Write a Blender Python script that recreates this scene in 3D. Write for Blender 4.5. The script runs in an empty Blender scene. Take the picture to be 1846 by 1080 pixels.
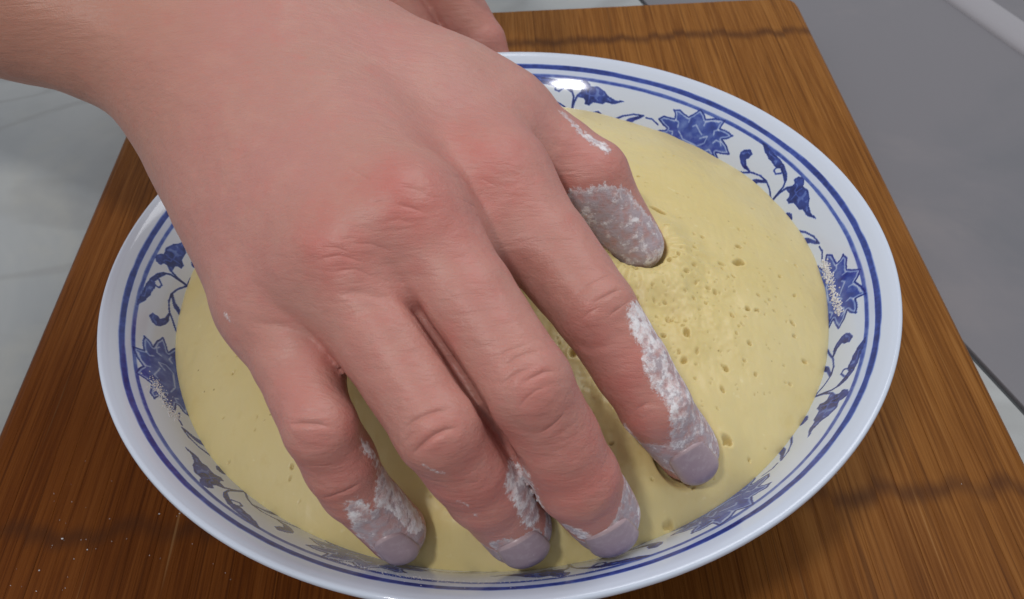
import bpy, math
import numpy as np
from mathutils import Matrix, Vector

# ------------------------------------------------------------------ camera, world, lamps, exposure
S = bpy.context.scene
R = math.radians
cam_data = bpy.data.cameras.new("camera")
cam = bpy.data.objects.new("camera", cam_data)
S.collection.objects.link(cam)
S.camera = cam
cam_data.sensor_fit = 'HORIZONTAL'
cam_data.sensor_width = 36.0
cam_data.lens = 35.174
cam_data.clip_start = 0.01
cam_data.clip_end = 50.0
cam_data.dof.use_dof = True
cam_data.dof.focus_distance = 0.245
cam_data.dof.aperture_fstop = 45.0
pitch, roll = 0.7679, -0.0487
fwd = Vector((0, math.cos(pitch), -math.sin(pitch)))
rgt0 = Vector((1, 0, 0)); up0 = Vector((0, math.sin(pitch), math.cos(pitch)))
rgt = math.cos(roll) * rgt0 + math.sin(roll) * up0
upv = -math.sin(roll) * rgt0 + math.cos(roll) * up0
m = Matrix((rgt, upv, -fwd)).transposed().to_4x4()
m.translation = Vector((0.0037, -0.2235, 0.2558))
cam.matrix_world = m

world = bpy.data.worlds.new("World")
S.world = world
world.use_nodes = True
wb = world.node_tree.nodes["Background"]
wb.inputs[0].default_value = (0.95, 0.965, 1.0, 1)
wb.inputs[1].default_value = 0.48

def area_lamp(name, loc, target, size, power, color, size_y=None):
    d = bpy.data.lights.new(name, 'AREA')
    d.energy = power; d.color = color
    d.shape = 'RECTANGLE' if size_y else 'DISK'
    d.size = size
    if size_y: d.size_y = size_y
    o = bpy.data.objects.new(name, d)
    S.collection.objects.link(o)
    o.location = loc
    o.rotation_euler = (Vector(target) - Vector(loc)).to_track_quat('-Z', 'Y').to_euler()
    return o
# ceiling lamp of the kitchen (its small reflection sits on the far wall of the bowl)
area_lamp("ceiling_lamp", (-0.50, -0.68, 1.55), (0, 0, 0.03), 0.16, 9.5, (1.0, 0.97, 0.94), 0.10)
# soft daylight from a window on the right, beyond the board
area_lamp("window_light", (0.55, 0.50, 1.50), (0, 0, 0.03), 1.0, 10.0, (0.97, 0.98, 1.0), 1.0)

S.render.engine = 'CYCLES'
vs = S.view_settings
vs.view_transform = 'Standard'; vs.look = 'None'; vs.exposure = -0.16; vs.gamma = 1.0
vs.use_curve_mapping = False
S.cycles.use_denoising = True
S.cycles.max_bounces = 8

# ------------------------------------------------------------------ helpers
rng = np.random.default_rng(7)

def link(o, parent=None):
    S.collection.objects.link(o)
    if parent: o.parent = parent
    return o

def np_mesh(name, V, F, mat, smooth=True):
    """mesh from numpy arrays: V (n,3), F (m,k)"""
    me = bpy.data.meshes.new(name)
    V = np.asarray(V, np.float32); F = np.asarray(F, np.int32)
    k = F.shape[1]
    me.vertices.add(len(V)); me.vertices.foreach_set("co", V.ravel())
    me.loops.add(F.size); me.loops.foreach_set("vertex_index", F.ravel())
    me.polygons.add(len(F))
    me.polygons.foreach_set("loop_start", np.arange(0, F.size, k, dtype=np.int32))
    if smooth: me.polygons.foreach_set("use_smooth", np.ones(len(F), bool))
    me.update(calc_edges=True); me.validate()
    if mat: me.materials.append(mat)
    return me

def attr(me, name, vals):
    a = me.attributes.new(name, 'FLOAT', 'POINT')
    a.data.foreach_set("value", np.asarray(vals, np.float32))

def tag(o, label=None, cat=None, kind=None, group=None):
    if label: o["label"] = label
    if cat: o["category"] = cat
    if kind: o["kind"] = kind
    if group: o["group"] = group
    return o

class NT:
    """small node-tree writer"""
    def __init__(self, name):
        self.mat = bpy.data.materials.new(name); self.mat.use_nodes = True
        self.t = self.mat.node_tree; self.t.nodes.clear()
        self.out = self.t.nodes.new("ShaderNodeOutputMaterial")
        self.b = self.t.nodes.new("ShaderNodeBsdfPrincipled")
        self.t.links.new(self.b.outputs[0], self.out.inputs[0])
    def n(self, typ, ins=None, **props):
        nd = self.t.nodes.new(typ)
        for k, v in props.items(): setattr(nd, k, v)
        for k, v in (ins or {}).items(): self.set(nd.inputs[k], v)
        return nd
    def set(self, sock, v):
        if hasattr(v, "is_output") or isinstance(v, bpy.types.NodeSocket): self.t.links.new(v, sock)
        elif isinstance(v, (tuple, list)) and len(v) == 3 and sock.type == 'RGBA': sock.default_value = (*v, 1)
        else: sock.default_value = v
    def bsdf(self, **kw):
        for k, v in kw.items(): self.set(self.b.inputs[k.replace('_', ' ')], v)
    def attr(self, name): return self.n("ShaderNodeAttribute", attribute_name=name).outputs["Fac"]
    def math(self, op, a, b=0.0, c=None, clamp=False):
        nd = self.n("ShaderNodeMath", operation=op, use_clamp=clamp)
        self.set(nd.inputs[0], a); self.set(nd.inputs[1], b)
        if c is not None: self.set(nd.inputs[2], c)
        return nd.outputs[0]
    def mix(self, f, a, b, blend='MIX'):
        nd = self.n("ShaderNodeMix", data_type='RGBA', blend_type=blend)
        self.set(nd.inputs[0], f); self.set(nd.inputs[6], a); self.set(nd.inputs[7], b)
        return nd.outputs[2]
    def ramp(self, f, stops, interp='LINEAR'):
        nd = self.n("ShaderNodeValToRGB"); cr = nd.color_ramp; cr.interpolation = interp
        while len(cr.elements) < len(stops): cr.elements.new(0.5)
        for e, (p, c) in zip(cr.elements, stops):
            e.position = p; e.color = (*c, 1) if len(c) == 3 else c
        self.set(nd.inputs[0], f)
        return nd.outputs[0]
    def rng(self, v, a, b, c=0.0, d=1.0, smooth=True):
        nd = self.n("ShaderNodeMapRange", interpolation_type='SMOOTHSTEP' if smooth else 'LINEAR')
        for i, x in enumerate((v, a, b, c, d)): self.set(nd.inputs[i], x)
        return nd.outputs[0]
    def pos(self, scale=(1, 1, 1), rot=(0, 0, 0), loc=(0, 0, 0)):
        g = self.n("ShaderNodeTexCoord").outputs["Object"]
        return self.map(g, scale, rot, loc)
    def wpos(self, scale=(1, 1, 1), rot=(0, 0, 0), loc=(0, 0, 0)):
        return self.map(self.n("ShaderNodeNewGeometry").outputs["Position"], scale, rot, loc)
    def map(self, v, scale=(1, 1, 1), rot=(0, 0, 0), loc=(0, 0, 0)):
        nd = self.n("ShaderNodeMapping")
        self.set(nd.inputs["Vector"], v); nd.inputs["Scale"].default_value = scale
        nd.inputs["Rotation"].default_value = rot; nd.inputs["Location"].default_value = loc
        return nd.outputs[0]
    def noise(self, vec, scale, detail=4, rough=0.55, dist=0.0, out="Fac"):
        return self.n("ShaderNodeTexNoise", {"Vector": vec, "Scale": scale, "Detail": detail, "Roughness": rough, "Distortion": dist}).outputs[out]
    def bump(self, h, strength=0.3, distance=0.001, normal=None):
        nd = self.n("ShaderNodeBump", {"Height": h, "Strength": strength, "Distance": distance})
        if normal is not None: self.set(nd.inputs["Normal"], normal)
        return nd.outputs[0]

# numpy value noise, smooth, for shapes
def vnoise(P, scale, seed=0):
    r = np.random.default_rng(seed)
    T = r.random((32, 32, 32)).astype(np.float32) * 2 - 1
    Q = np.asarray(P, np.float32) * scale
    i = np.floor(Q).astype(int); f = Q - i; f = f * f * (3 - 2 * f)
    o = 0
    for a in (0, 1):
        for b in (0, 1):
            for c in (0, 1):
                w = (f[:, 0] if a else 1 - f[:, 0]) * (f[:, 1] if b else 1 - f[:, 1]) * (f[:, 2] if c else 1 - f[:, 2])
                o = o + w * T[(i[:, 0] + a) % 32, (i[:, 1] + b) % 32, (i[:, 2] + c) % 32]
    return o

def sstep(a, b, x):
    t = np.clip((x - a) / (b - a), 0, 1)
    return t * t * (3 - 2 * t)

# ------------------------------------------------------------------ materials of the setting
def marble_mat(name, base, dark, warm, rough, veins=True):
    t = NT(name)
    p = t.wpos()
    n1 = t.noise(p, 5.0, 6, 0.55, 0.6)
    col = t.mix(t.rng(n1, 0.40, 0.70), base, dark)
    n2 = t.noise(t.wpos(loc=(3.1, 1.7, 0)), 9.0, 5, 0.6, 0.4)
    col = t.mix(t.math('MULTIPLY', t.rng(n2, 0.52, 0.75), 0.7), col, warm)
    if veins:
        v = t.noise(t.wpos(rot=(0, 0, 0.6), scale=(1, 2.2, 1), loc=(0.3, 0.22, 0)), 4.2, 4, 0.5, 1.2)
        ridge = t.math('ABSOLUTE', t.math('SUBTRACT', v, 0.5))
        col = t.mix(t.rng(ridge, 0.0, 0.05, 0.30, 0.0), col, (0.22, 0.22, 0.215))
    t.bsdf(Base_Color=col, Roughness=rough, Specular_IOR_Level=0.45,
           Normal=t.bump(t.noise(p, 60, 3), 0.04, 0.0008))
    return t.mat

M_marble = marble_mat("marble_light", (0.41, 0.43, 0.432), (0.275, 0.297, 0.312), (0.43, 0.43, 0.385), 0.28)
M_slab = marble_mat("stone_grey", (0.182, 0.176, 0.193), (0.138, 0.144, 0.162), (0.235, 0.215, 0.222), 0.26, veins=False)
M_ridge = marble_mat("stone_pale", (0.33, 0.32, 0.345), (0.28, 0.28, 0.30), (0.36, 0.34, 0.35), 0.25, veins=False)  # paler than its slab: edge highlight put into the ridge colour
t = NT("seam_caulk"); t.bsdf(Base_Color=(0.06, 0.065, 0.07), Roughness=0.8); M_seam = t.mat

# ------------------------------------------------------------------ countertop: two slabs and the dark seam between them
CZ = -0.021
def prism(name, pts, z0, z1, mat, parent=None, bev=0.0):
    pts = np.asarray(pts, float); n = len(pts)
    cen = pts.mean(0)
    rows = []
    if bev > 0:
        d = pts - cen; L = np.linalg.norm(d, axis=1)[:, None]
        for ang in (0, 30, 60, 90):
            a = R(ang)
            rows.append(np.c_[pts - d / L * bev * (1 - math.cos(a)), np.full(n, z1 - bev + bev * math.sin(a))])
    else:
        rows.append(np.c_[pts, np.full(n, z1)])
    rows.insert(0, np.c_[pts, np.full(n, z0)])
    V = np.concatenate(rows); F = []
    for k in range(len(rows) - 1):
        for i in range(n):
            j = (i + 1) % n
            F.append((k * n + i, k * n + j, (k + 1) * n + j, (k + 1) * n + i))
    me = bpy.data.meshes.new(name)
    top = tuple((len(rows) - 1) * n + i for i in range(n))
    me.from_pydata(V.tolist(), [], F + [top, tuple(range(n - 1, -1, -1))])
    me.materials.append(mat); me.update()
    return link(bpy.data.objects.new(name, me), parent)

ca, sa = math.cos(R(-73)), math.sin(R(-73))        # direction of the seam
P0 = np.array((0.1741, 0.015))
dv = np.array((ca, sa)); nv = np.array((-sa, ca))  # nv points right, away from the marble
def seam_pt(along, across): return P0 + dv * along + nv * across
counter = tag(link(bpy.data.objects.new("countertop", None)), kind="structure")
g = 0.0009
prism("marble_slab", [seam_pt(0.9, -g), seam_pt(-0.9, -g), seam_pt(-0.9, -1.1), seam_pt(0.9, -1.1)], CZ - 0.03, CZ, M_marble, counter, 0.0012)
prism("grey_slab", [seam_pt(0.9, g), seam_pt(0.9, 0.62), seam_pt(-0.9, 0.62), seam_pt(-0.9, g)], CZ - 0.03, CZ + 0.0004, M_slab, counter, 0.0012)
prism("seam", [seam_pt(0.9, -2 * g), seam_pt(0.9, 2 * g), seam_pt(-0.9, 2 * g), seam_pt(-0.9, -2 * g)], CZ - 0.028, CZ - 0.0012, M_seam, counter)
# low rounded ridge running along the grey slab
prof = [(math.cos(a) * 0.011, math.sin(a) * 0.0042) for a in np.linspace(0, math.pi, 13)]
V = []; F = []
for k, s in enumerate(np.linspace(-0.9, 0.9, 7)):
    for (x, z) in prof:
        q = seam_pt(s, 0.166 + x); V.append((q[0], q[1], CZ + 0.0004 + z))
for k in range(6):
    for i in range(12):
        a = k * 13 + i; F.append((a, a + 13, a + 14, a + 1))
link(bpy.data.objects.new("slab_ridge", np_mesh("slab_ridge", V, F, M_ridge)), counter)

# ------------------------------------------------------------------ cutting board of glued bamboo strips
t = NT("bamboo")
rnd = t.n("ShaderNodeObjectInfo").outputs["Random"]
off = t.n("ShaderNodeCombineXYZ", {"X": t.math('MULTIPLY', rnd, 3.0), "Y": t.math('MULTIPLY', rnd, 7.0), "Z": rnd}).outputs[0]
wp = t.n("ShaderNodeVectorMath", operation='ADD'); t.set(wp.inputs[0], t.n("ShaderNodeNewGeometry").outputs["Position"]); t.set(wp.inputs[1], off)
gp = t.map(wp.outputs[0], (1, 0.018, 1))
fib = t.noise(gp, 1300, 4, 0.7)                       # fine fibres
stre = t.noise(t.map(wp.outputs[0], (1, 0.02, 1)), 430, 4, 0.65)
blot = t.noise(t.wpos(scale=(1, 0.35, 1)), 16, 4, 0.6)
tone = t.math('ADD', t.math('MULTIPLY', stre, 0.36), t.math('MULTIPLY', fib, 0.64))
tone = t.math('ADD', tone, t.math('MULTIPLY', t.math('SUBTRACT', rnd, 0.5), 0.11))
tone = t.math('ADD', tone, t.math('MULTIPLY', t.math('SUBTRACT', blot, 0.5), 0.20))
col = t.ramp(tone, [(0.24, (0.110, 0.038, 0.006)), (0.42, (0.185, 0.066, 0.010)), (0.56, (0.262, 0.104, 0.020)), (0.74, (0.335, 0.148, 0.034)), (0.92, (0.45, 0.24, 0.065))])
fl2 = t.noise(t.map(wp.outputs[0], (1, 0.010, 1)), 1000, 2, 0.5)      # single pale and dark fibres
col = t.mix(t.math('MULTIPLY', t.rng(fl2, 0.59, 0.67), 0.38), col, (0.34, 0.155, 0.04))
col = t.mix(t.math('MULTIPLY', t.rng(fl2, 0.32, 0.41, 1.0, 0.0), 0.45), col, (0.060, 0.018, 0.003))
# near and left board darker, redder: bowl and hand shadow put into colour
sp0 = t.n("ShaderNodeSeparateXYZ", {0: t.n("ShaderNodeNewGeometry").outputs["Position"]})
board_shade = t.math('ADD', t.math('MULTIPLY', sp0.outputs[0], 0.9), t.math('MULTIPLY', sp0.outputs[1], 1.15))
board_shade = t.math('ADD', board_shade, t.math('MULTIPLY', t.math('SUBTRACT', blot, 0.5), 0.16))
col = t.mix(t.rng(board_shade, -0.14, 0.13, 1.0, 0.0), col, t.mix(1.0, col, (0.52, 0.37, 0.28), 'MULTIPLY'))
# growth nodes of the bamboo: darker wavy bands across all strips
sep = t.n("ShaderNodeSeparateXYZ", {0: t.n("ShaderNodeNewGeometry").outputs["Position"]})
wob = t.math('MULTIPLY', t.math('SUBTRACT', t.noise(t.wpos(scale=(1, 0.1, 1)), 70, 3), 0.5), 0.012)
wob2 = t.math('MULTIPLY', t.math('SUBTRACT', rnd, 0.5), 0.0050)
yy = t.math('ADD', t.math('ADD', sep.outputs[1], wob), wob2)
for y0, w, k in ((-0.0505, 0.0060, 0.68), (0.2255, 0.0065, 0.72)):
    d = t.math('ABSOLUTE', t.math('SUBTRACT', yy, y0))
    band = t.math('MULTIPLY', t.rng(d, 0.0, w, 1.0, 0.0), t.math('MULTIPLY', k, t.rng(t.noise(t.wpos(), 45, 4), 0.25, 0.6, 0.45, 1.0)))
    col = t.mix(band, col, (0.060, 0.020, 0.007))
# knife marks: sparse pale scratches
scr = t.noise(t.wpos(rot=(0, 0, 1.15), scale=(1, 0.02, 1)), 330, 2, 0.5)
col = t.mix(t.math('MULTIPLY', t.rng(scr, 0.70, 0.76), 0.28), col, (0.42, 0.24, 0.10))
t.bsdf(Base_Color=col, Roughness=t.rng(fib, 0.2, 0.8, 0.52, 0.40), Specular_IOR_Level=0.09,
       Normal=t.bump(t.math('ADD', t.math('MULTIPLY', stre, 0.7), fib), 0.28, 0.0005))
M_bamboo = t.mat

BX0, BX1, BY0, BY1, BT = -0.1692, 0.1604, -0.20, 0.2612, 0.020
board = tag(link(bpy.data.objects.new("cutting_board", None)), "brown bamboo cutting board under the blue and white bowl", "cutting board")
def edge_y(x, sgn):
    """end of a strip at x: the board's corners are rounded"""
    c = 0.010; d = min(x - BX0, BX1 - x)
    cut = 0.0 if d >= c else c - math.sqrt(max(0, c * c - (c - d) ** 2))
    return BY1 - cut if sgn > 0 else BY0 + cut
xs = [BX0]
while xs[-1] < BX1 - 0.009: xs.append(xs[-1] + rng.uniform(0.0050, 0.0085))
xs.append(BX1)
for i in range(len(xs) - 1):
    a, b = xs[i] + 0.00001, xs[i + 1] - 0.00001
    la = 0.004 if i == 0 else 0.00007                 # bevel on the left top edge
    lb = 0.004 if i == len(xs) - 2 else 0.00007
    prof = [(a, -BT), (a, -la)]
    prof += [(a + la * (1 - math.cos(R(q))), -la + la * math.sin(R(q))) for q in ((30, 60, 90) if la > 0.001 else (90,))]
    prof += [(b - lb * (1 - math.cos(R(q))), -lb + lb * math.sin(R(q))) for q in ((90, 60, 30) if lb > 0.001 else (90,))]
    prof += [(b, -lb), (b, -BT)]
    V = []; F = []; n = len(prof); eb = 0.003
    dz = rng.uniform(-0.00004, 0.00004)
    for sgn, inset, drop in ((-1, 0, 1), (-1, eb, 0), (1, eb, 0), (1, 0, 1)):
        for (x, z) in prof:
            zz = z + dz - (eb * drop if z > -BT + 0.004 else 0)
            V.append((x, edge_y(x, sgn) - sgn * inset, zz))
    for k in range(3):
        for j in range(n - 1):
            q = k * n + j; F.append((q, q + 1, q + n + 1, q + n))
        F.append((k * n + n - 1, k * n, k * n + n, k * n + 2 * n - 1))
    me = bpy.data.meshes.new("strip")
    me.from_pydata(V, [], F + [tuple(range(n)), tuple(range(4 * n - 1, 3 * n - 1, -1))])
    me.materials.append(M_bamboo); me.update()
    link(bpy.data.objects.new("strip", me), board)

# ------------------------------------------------------------------ porcelain bowl, blue painting under the glaze
MOTIF_POLYS = {
  'flower': [(8.21,23.55),(7.68,22.39),(6.18,21.3),(6.06,20.53),(7.36,19.74),(8.63,18.37),(7.74,16.85),(5.32,16.57),(5.61,14.93),(6.36,13.59),(5.06,12.98),(3.59,13.86),(2.76,14.03),(2.1,12.64),(1.19,10.07),(0.0,11.39),(-0.72,12.65),(-2.13,11.19),(-4.51,9.92),(-4.37,12.12),(-4.37,13.43),(-5.98,12.93),(-7.67,13.39),(-7.08,14.87),(-5.92,16.21),(-7.57,17.38),(-9.17,19.33),(-7.57,20.54),(-6.21,21.15),(-7.23,22.38),(-8.07,23.58),(-6.63,25.48),(-3.65,27.3),(0.33,27.17),(4.13,25.93),(6.55,24.31)],
  'drop': [(-11.54,15.52),(-12.57,14.31),(-13.47,15.05),(-13.38,16.75),(-12.92,17.75),(-13.9,19.44),(-15.45,20.24),(-13.87,20.57),(-12.53,19.74),(-11.44,18.14),(-11.19,16.72)],
  'leaf_a': [(-16.4,23.63),(-17.37,21.26),(-19.32,19.62),(-20.11,19.54),(-18.49,21.44),(-17.55,23.46)],
  'leaf_b': [(-13.7,10.06),(-15.68,10.47),(-18.45,11.18),(-20.51,11.78),(-22.37,13.18),(-23.28,14.86),(-23.18,15.66),(-21.69,14.0),(-20.35,13.13),(-19.68,13.98),(-18.4,13.42),(-17.14,13.2),(-15.35,11.93)],
  'bell': [(-24.42,16.86),(-25.15,14.8),(-25.17,13.62),(-24.42,12.85),(-24.67,11.37),(-25.7,10.73),(-26.57,11.67),(-26.89,12.69),(-28.26,12.15),(-29.81,13.5),(-31.07,15.26),(-32.89,16.1),(-34.34,15.68),(-32.47,17.41),(-30.74,17.18),(-30.08,18.23),(-29.17,18.02),(-28.04,18.11),(-27.32,19.39),(-26.44,19.16),(-26.47,17.9),(-25.87,17.05)],
  'root': [(-23.68,23.53),(-24.5,23.02),(-25.88,23.29),(-25.61,23.92),(-24.19,23.92)],
  'dot': [(-30.19,21.6),(-30.51,22.3),(-30.47,23.12),(-30.04,23.7),(-29.42,23.85),(-28.82,23.43),(-28.5,22.7),(-28.56,21.88),(-28.99,21.33),(-29.6,21.21)],
  'leaf_c': [(-35.66,23.42),(-36.53,21.27),(-38.61,19.44),(-39.48,19.12),(-37.86,21.39),(-36.87,23.46)],
}
MOTIF_LINES = [
  ([(-12.19,23.52),(-14.15,21.93),(-15.67,20.28),(-17.91,19.26),(-19.79,19.35),(-21.7,20.78),(-23.79,23.33)], 0.55),
  ([(-23.79,23.33),(-23.65,20.4),(-23.73,17.14),(-23.18,15.03),(-22.67,13.95)], 0.60),
  ([(-19.68,13.98),(-19.61,15.19),(-20.46,15.61),(-21.28,14.32)], 0.45),
  ([(-23.79,23.33),(-23.92,19.46),(-24.55,16.4),(-25.36,15.08)], 0.70),
  ([(-32.69,23.76),(-35.06,20.95),(-37.31,19.34),(-39.48,18.88)], 0.55),
  ([(-40.07,19.36),(-41.48,19.15),(-43.16,20.42)], 0.45),
  ([(-32.69,23.76),(-31.15,23.77),(-30.31,23.54)], 0.50),
]
MOTIF_LIGHTS = [
  [(3.46,19.99),(1.9,21.98),(-1.59,22.35),(-2.9,20.14),(-2.87,17.57),(-1.48,19.43)],
  [(1.05,16.56),(0.53,15.64),(-1.47,17.88)],
  [(3.59,13.86),(2.36,14.37),(2.24,15.77)],
  [(-1.09,14.72),(-1.0,13.48),(-1.87,12.29),(-3.48,11.43)],
  [(-3.93,16.26),(-3.6,14.92),(-4.32,13.76)],
  [(-4.63,18.73),(-5.02,17.45),(-6.01,17.34),(-6.51,18.21)],
  [(5.42,21.11),(4.67,20.89),(4.57,21.87)],
  [(5.14,16.66),(4.25,17.06),(3.96,18.74)],
  [(-4.01,22.32),(-4.56,21.42),(-5.55,22.2)],
]

def pl_dist(P, L, closed=False):
    d = np.full(len(P), 1e9)
    n = len(L)
    for i in range(n if closed else n - 1):
        a = L[i]; ab = L[(i + 1) % n] - a
        tt = np.clip(((P - a) @ ab) / max(ab @ ab, 1e-12), 0, 1)
        d = np.minimum(d, np.linalg.norm(P - a - tt[:, None] * ab, axis=1))
    return d
def inside(P, L):
    c = np.zeros(len(P), bool); n = len(L)
    for i in range(n):
        x1, y1 = L[i]; x2, y2 = L[(i + 1) % n]
        if y1 == y2: continue
        k = ((y1 > P[:, 1]) != (y2 > P[:, 1])) & (P[:, 0] < (x2 - x1) * (P[:, 1] - y1) / (y2 - y1) + x1)
        c ^= k
    return c
IN_PROF = np.array([(.0, .0105), (.03, .0108), (.05, .0125), (.066, .0175), (.08, .0265), (.09, .0355), (.0975, .045), (.102, .0505), (.106, .0545), (.109, .0570), (.1120, .0590), (.1138, .0598)])
def dens(prof, step):
    """resample a profile through a smooth curve"""
    prof = np.asarray(prof); s = np.r_[0, np.cumsum(np.linalg.norm(np.diff(prof, axis=0), axis=1))]
    q = np.linspace(0, s[-1], max(2, int(round(s[-1] / step)) + 1))
    ext = np.r_[[2 * prof[0] - prof[1]], prof, [2 * prof[-1] - prof[-2]]]
    out = []
    for v in q:
        i = min(len(prof) - 2, np.searchsorted(s, v, side='right') - 1)
        u = (v - s[i]) / (s[i + 1] - s[i])
        p0, p1, p2, p3 = ext[i:i + 4]
        out.append(0.5 * ((2 * p1) + (-p0 + p2) * u + (2 * p0 - 5 * p1 + 4 * p2 - p3) * u * u + (-p0 + 3 * p1 - 3 * p2 + p3) * u ** 3))
    return np.array(out)
NT_TILE = 300; NTH = NT_TILE * 7
fine = dens(IN_PROF[5:], 0.00031)                     # painted wall, fine rows
low = dens(IN_PROF[:6], 0.006)[1:-1]
lip = np.array([(.1146, .0599), (.1150, .0594), (.1151, .0586), (.1148, .0577), (.1141, .0570)])
outer = dens([(.1141, .0570), (.108, .0525), (.1005, .0445), (.0925, .0345), (.082, .0240), (.068, .0145), (.056, .0095), (.0505, .0075)], 0.004)[1:]
foot = np.array([(.0498, .0065), (.0495, .0012), (.0488, .0004), (.0470, .0004), (.0463, .0012), (.0460, .0060), (.044, .0075), (.02, .0070), (0.0008, .0070)])
prof = np.concatenate([[(0.0008, .0105)], low, fine, lip, outer, foot])
th = np.arange(NTH) * 2 * math.pi / NTH
wobr = 1 + 0.0012 * np.sin(2 * th + 0.7) + 0.0006 * np.sin(3 * th)
V = np.empty((len(prof), NTH, 3), np.float32)
V[:, :, 0] = prof[:, 0, None] * (np.cos(th) * wobr)[None]
V[:, :, 1] = prof[:, 0, None] * (np.sin(th) * wobr)[None]
V[:, :, 2] = prof[:, 1, None]
i = np.arange(len(prof) - 1)[:, None] * NTH; j = np.arange(NTH)[None]; j2 = (j + 1) % NTH
F = np.stack([i + j, i + j2, i + NTH + j2, i + NTH + j], -1).reshape(-1, 4)
# painting: signed tone on one tile, repeated seven times
s_row = np.zeros(len(prof)); r0 = 1 + len(low)
seg = np.r_[0, np.cumsum(np.linalg.norm(np.diff(fine, axis=0), axis=1))]
s_f = (seg[-1] - seg) * 1000 + 1.3                    # mm below the rim
tile_deg = 360 / 7
tdeg = (np.arange(NT_TILE) + 0.5) / NT_TILE * tile_deg - 40.0
def to_mm(L, k=1.85): return np.array([(a * k, s) for a, s in L])
G = np.array([(a * 1.85, s) for s in s_f for a in tdeg])
tone = np.zeros(len(G))
jit = vnoise(np.c_[G, np.zeros(len(G))], 0.9, 3) * 0.10 + vnoise(np.c_[G, np.zeros(len(G))], 2.4, 4) * 0.05
def wrap(fn):
    """evaluate a shape also one tile to either side"""
    o = None
    for sh in (-tile_deg, 0, tile_deg):
        v = fn(G - np.array((sh * 1.85, 0)))
        o = v if o is None else np.minimum(o, v)
    return o
wash = 0.70 + 0.13 * vnoise(np.c_[G, np.zeros(len(G))], 0.35, 5)
for k, L in MOTIF_POLYS.items():
    L = to_mm(L)
    sd = wrap(lambda Q: np.where(inside(Q, L), -1, 1) * pl_dist(Q, L, True)) + jit
    if k == 'flower':
        tn = np.where(sd < 0.12, wash, 0)
        for Q in MOTIF_LIGHTS:
            dl = wrap(lambda q: pl_dist(q, to_mm(Q))) + jit
            tn = np.where(sd < 0.1, tn * (1 - 0.62 * sstep(0.42, 0.12, dl)), tn)
        rim_l = sstep(0.35, 0.1, np.abs(sd + 0.62))
        tn = np.where(sd < 0, tn * (1 - 0.6 * rim_l), tn)
        tn = np.maximum(tn, sstep(0.34, 0.10, np.abs(sd + 0.05)))
    else:
        tn = np.where(sd < 0.1, wash + 0.17, 0) * sstep(0.25, -0.05, sd)
        tn = np.maximum(tn, 0.97 * sstep(0.3, 0.08, np.abs(sd + 0.05)))
        if k in ('bell', 'leaf_b', 'drop'):           # a pale vein inside
            tn *= 1 - 0.35 * sstep(0.25, 0.05, np.abs(vnoise(np.c_[G, np.zeros(len(G))], 0.55, 9))) * (sd < -0.5)
    tone = np.maximum(tone, tn)
for L, w in MOTIF_LINES:
    dl = wrap(lambda q: pl_dist(q, to_mm(L))) + jit * 0.7
    tone = np.maximum(tone, 0.98 * sstep(w * 0.5 + 0.16, w * 0.5 - 0.12, dl))
tone = np.tile(tone.reshape(len(s_f), NT_TILE), (1, 7))
start = int(round((45 - 40.0) / 360 * NTH))           # first flower at 45 degrees
tone = np.roll(tone, start, axis=1)
thd = np.degrees(th)
PT = np.stack(np.broadcast_arrays(np.cos(th)[None] * 8, np.sin(th)[None] * 8, s_f[:, None] * 0.4), -1).reshape(-1, 3)
rj = (vnoise(PT, 3.0, 11) * 0.10 + vnoise(PT, 0.8, 12) * 0.12).reshape(len(s_f), NTH)
rt = (vnoise(PT, 1.3, 13) * 0.10).reshape(len(s_f), NTH)
for c, w, tt in ((6.75, 1.75, 0.84), (10.15, 1.2, 0.68)):
    d = np.abs(s_f[:, None] - c + rj)
    tone = np.maximum(tone, (tt + rt) * sstep(w * 0.5 + 0.22, w * 0.5 - 0.2, d))
tone = np.maximum(tone, 0.085 * sstep(7.0, 7.6, s_f[:, None]) * sstep(10.6, 9.8, s_f[:, None]) + 0 * tone)
full = np.zeros((len(prof), NTH), np.float32); full[r0:r0 + len(fine)] = tone
t = NT("porcelain")
pa = t.attr("paint")
p = t.pos()
pa = t.math('MULTIPLY', pa, t.rng(t.noise(p, 420, 3), 0.2, 0.65, 0.80, 1.06))
col = t.ramp(pa, [(0.0, (0.615, 0.68, 0.80)), (0.12, (0.54, 0.61, 0.79)), (0.40, (0.17, 0.26, 0.60)), (0.70, (0.036, 0.072, 0.37)), (1.0, (0.008, 0.016, 0.125))])
t.bsdf(Base_Color=col, Roughness=0.10, Specular_IOR_Level=0.55, Coat_Weight=0.35, Coat_Roughness=0.05,
       Subsurface_Weight=0.0, Normal=t.bump(t.noise(p, 90, 3), 0.02, 0.0006))
M_porc = t.mat
me = np_mesh("bowl", V.reshape(-1, 3), F, M_porc)
attr(me, "paint", full.ravel())
bowl = tag(link(bpy.data.objects.new("bowl", me)), "white porcelain bowl with blue lotus scrolls and two blue rings, standing on the bamboo board", "bowl")

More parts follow.
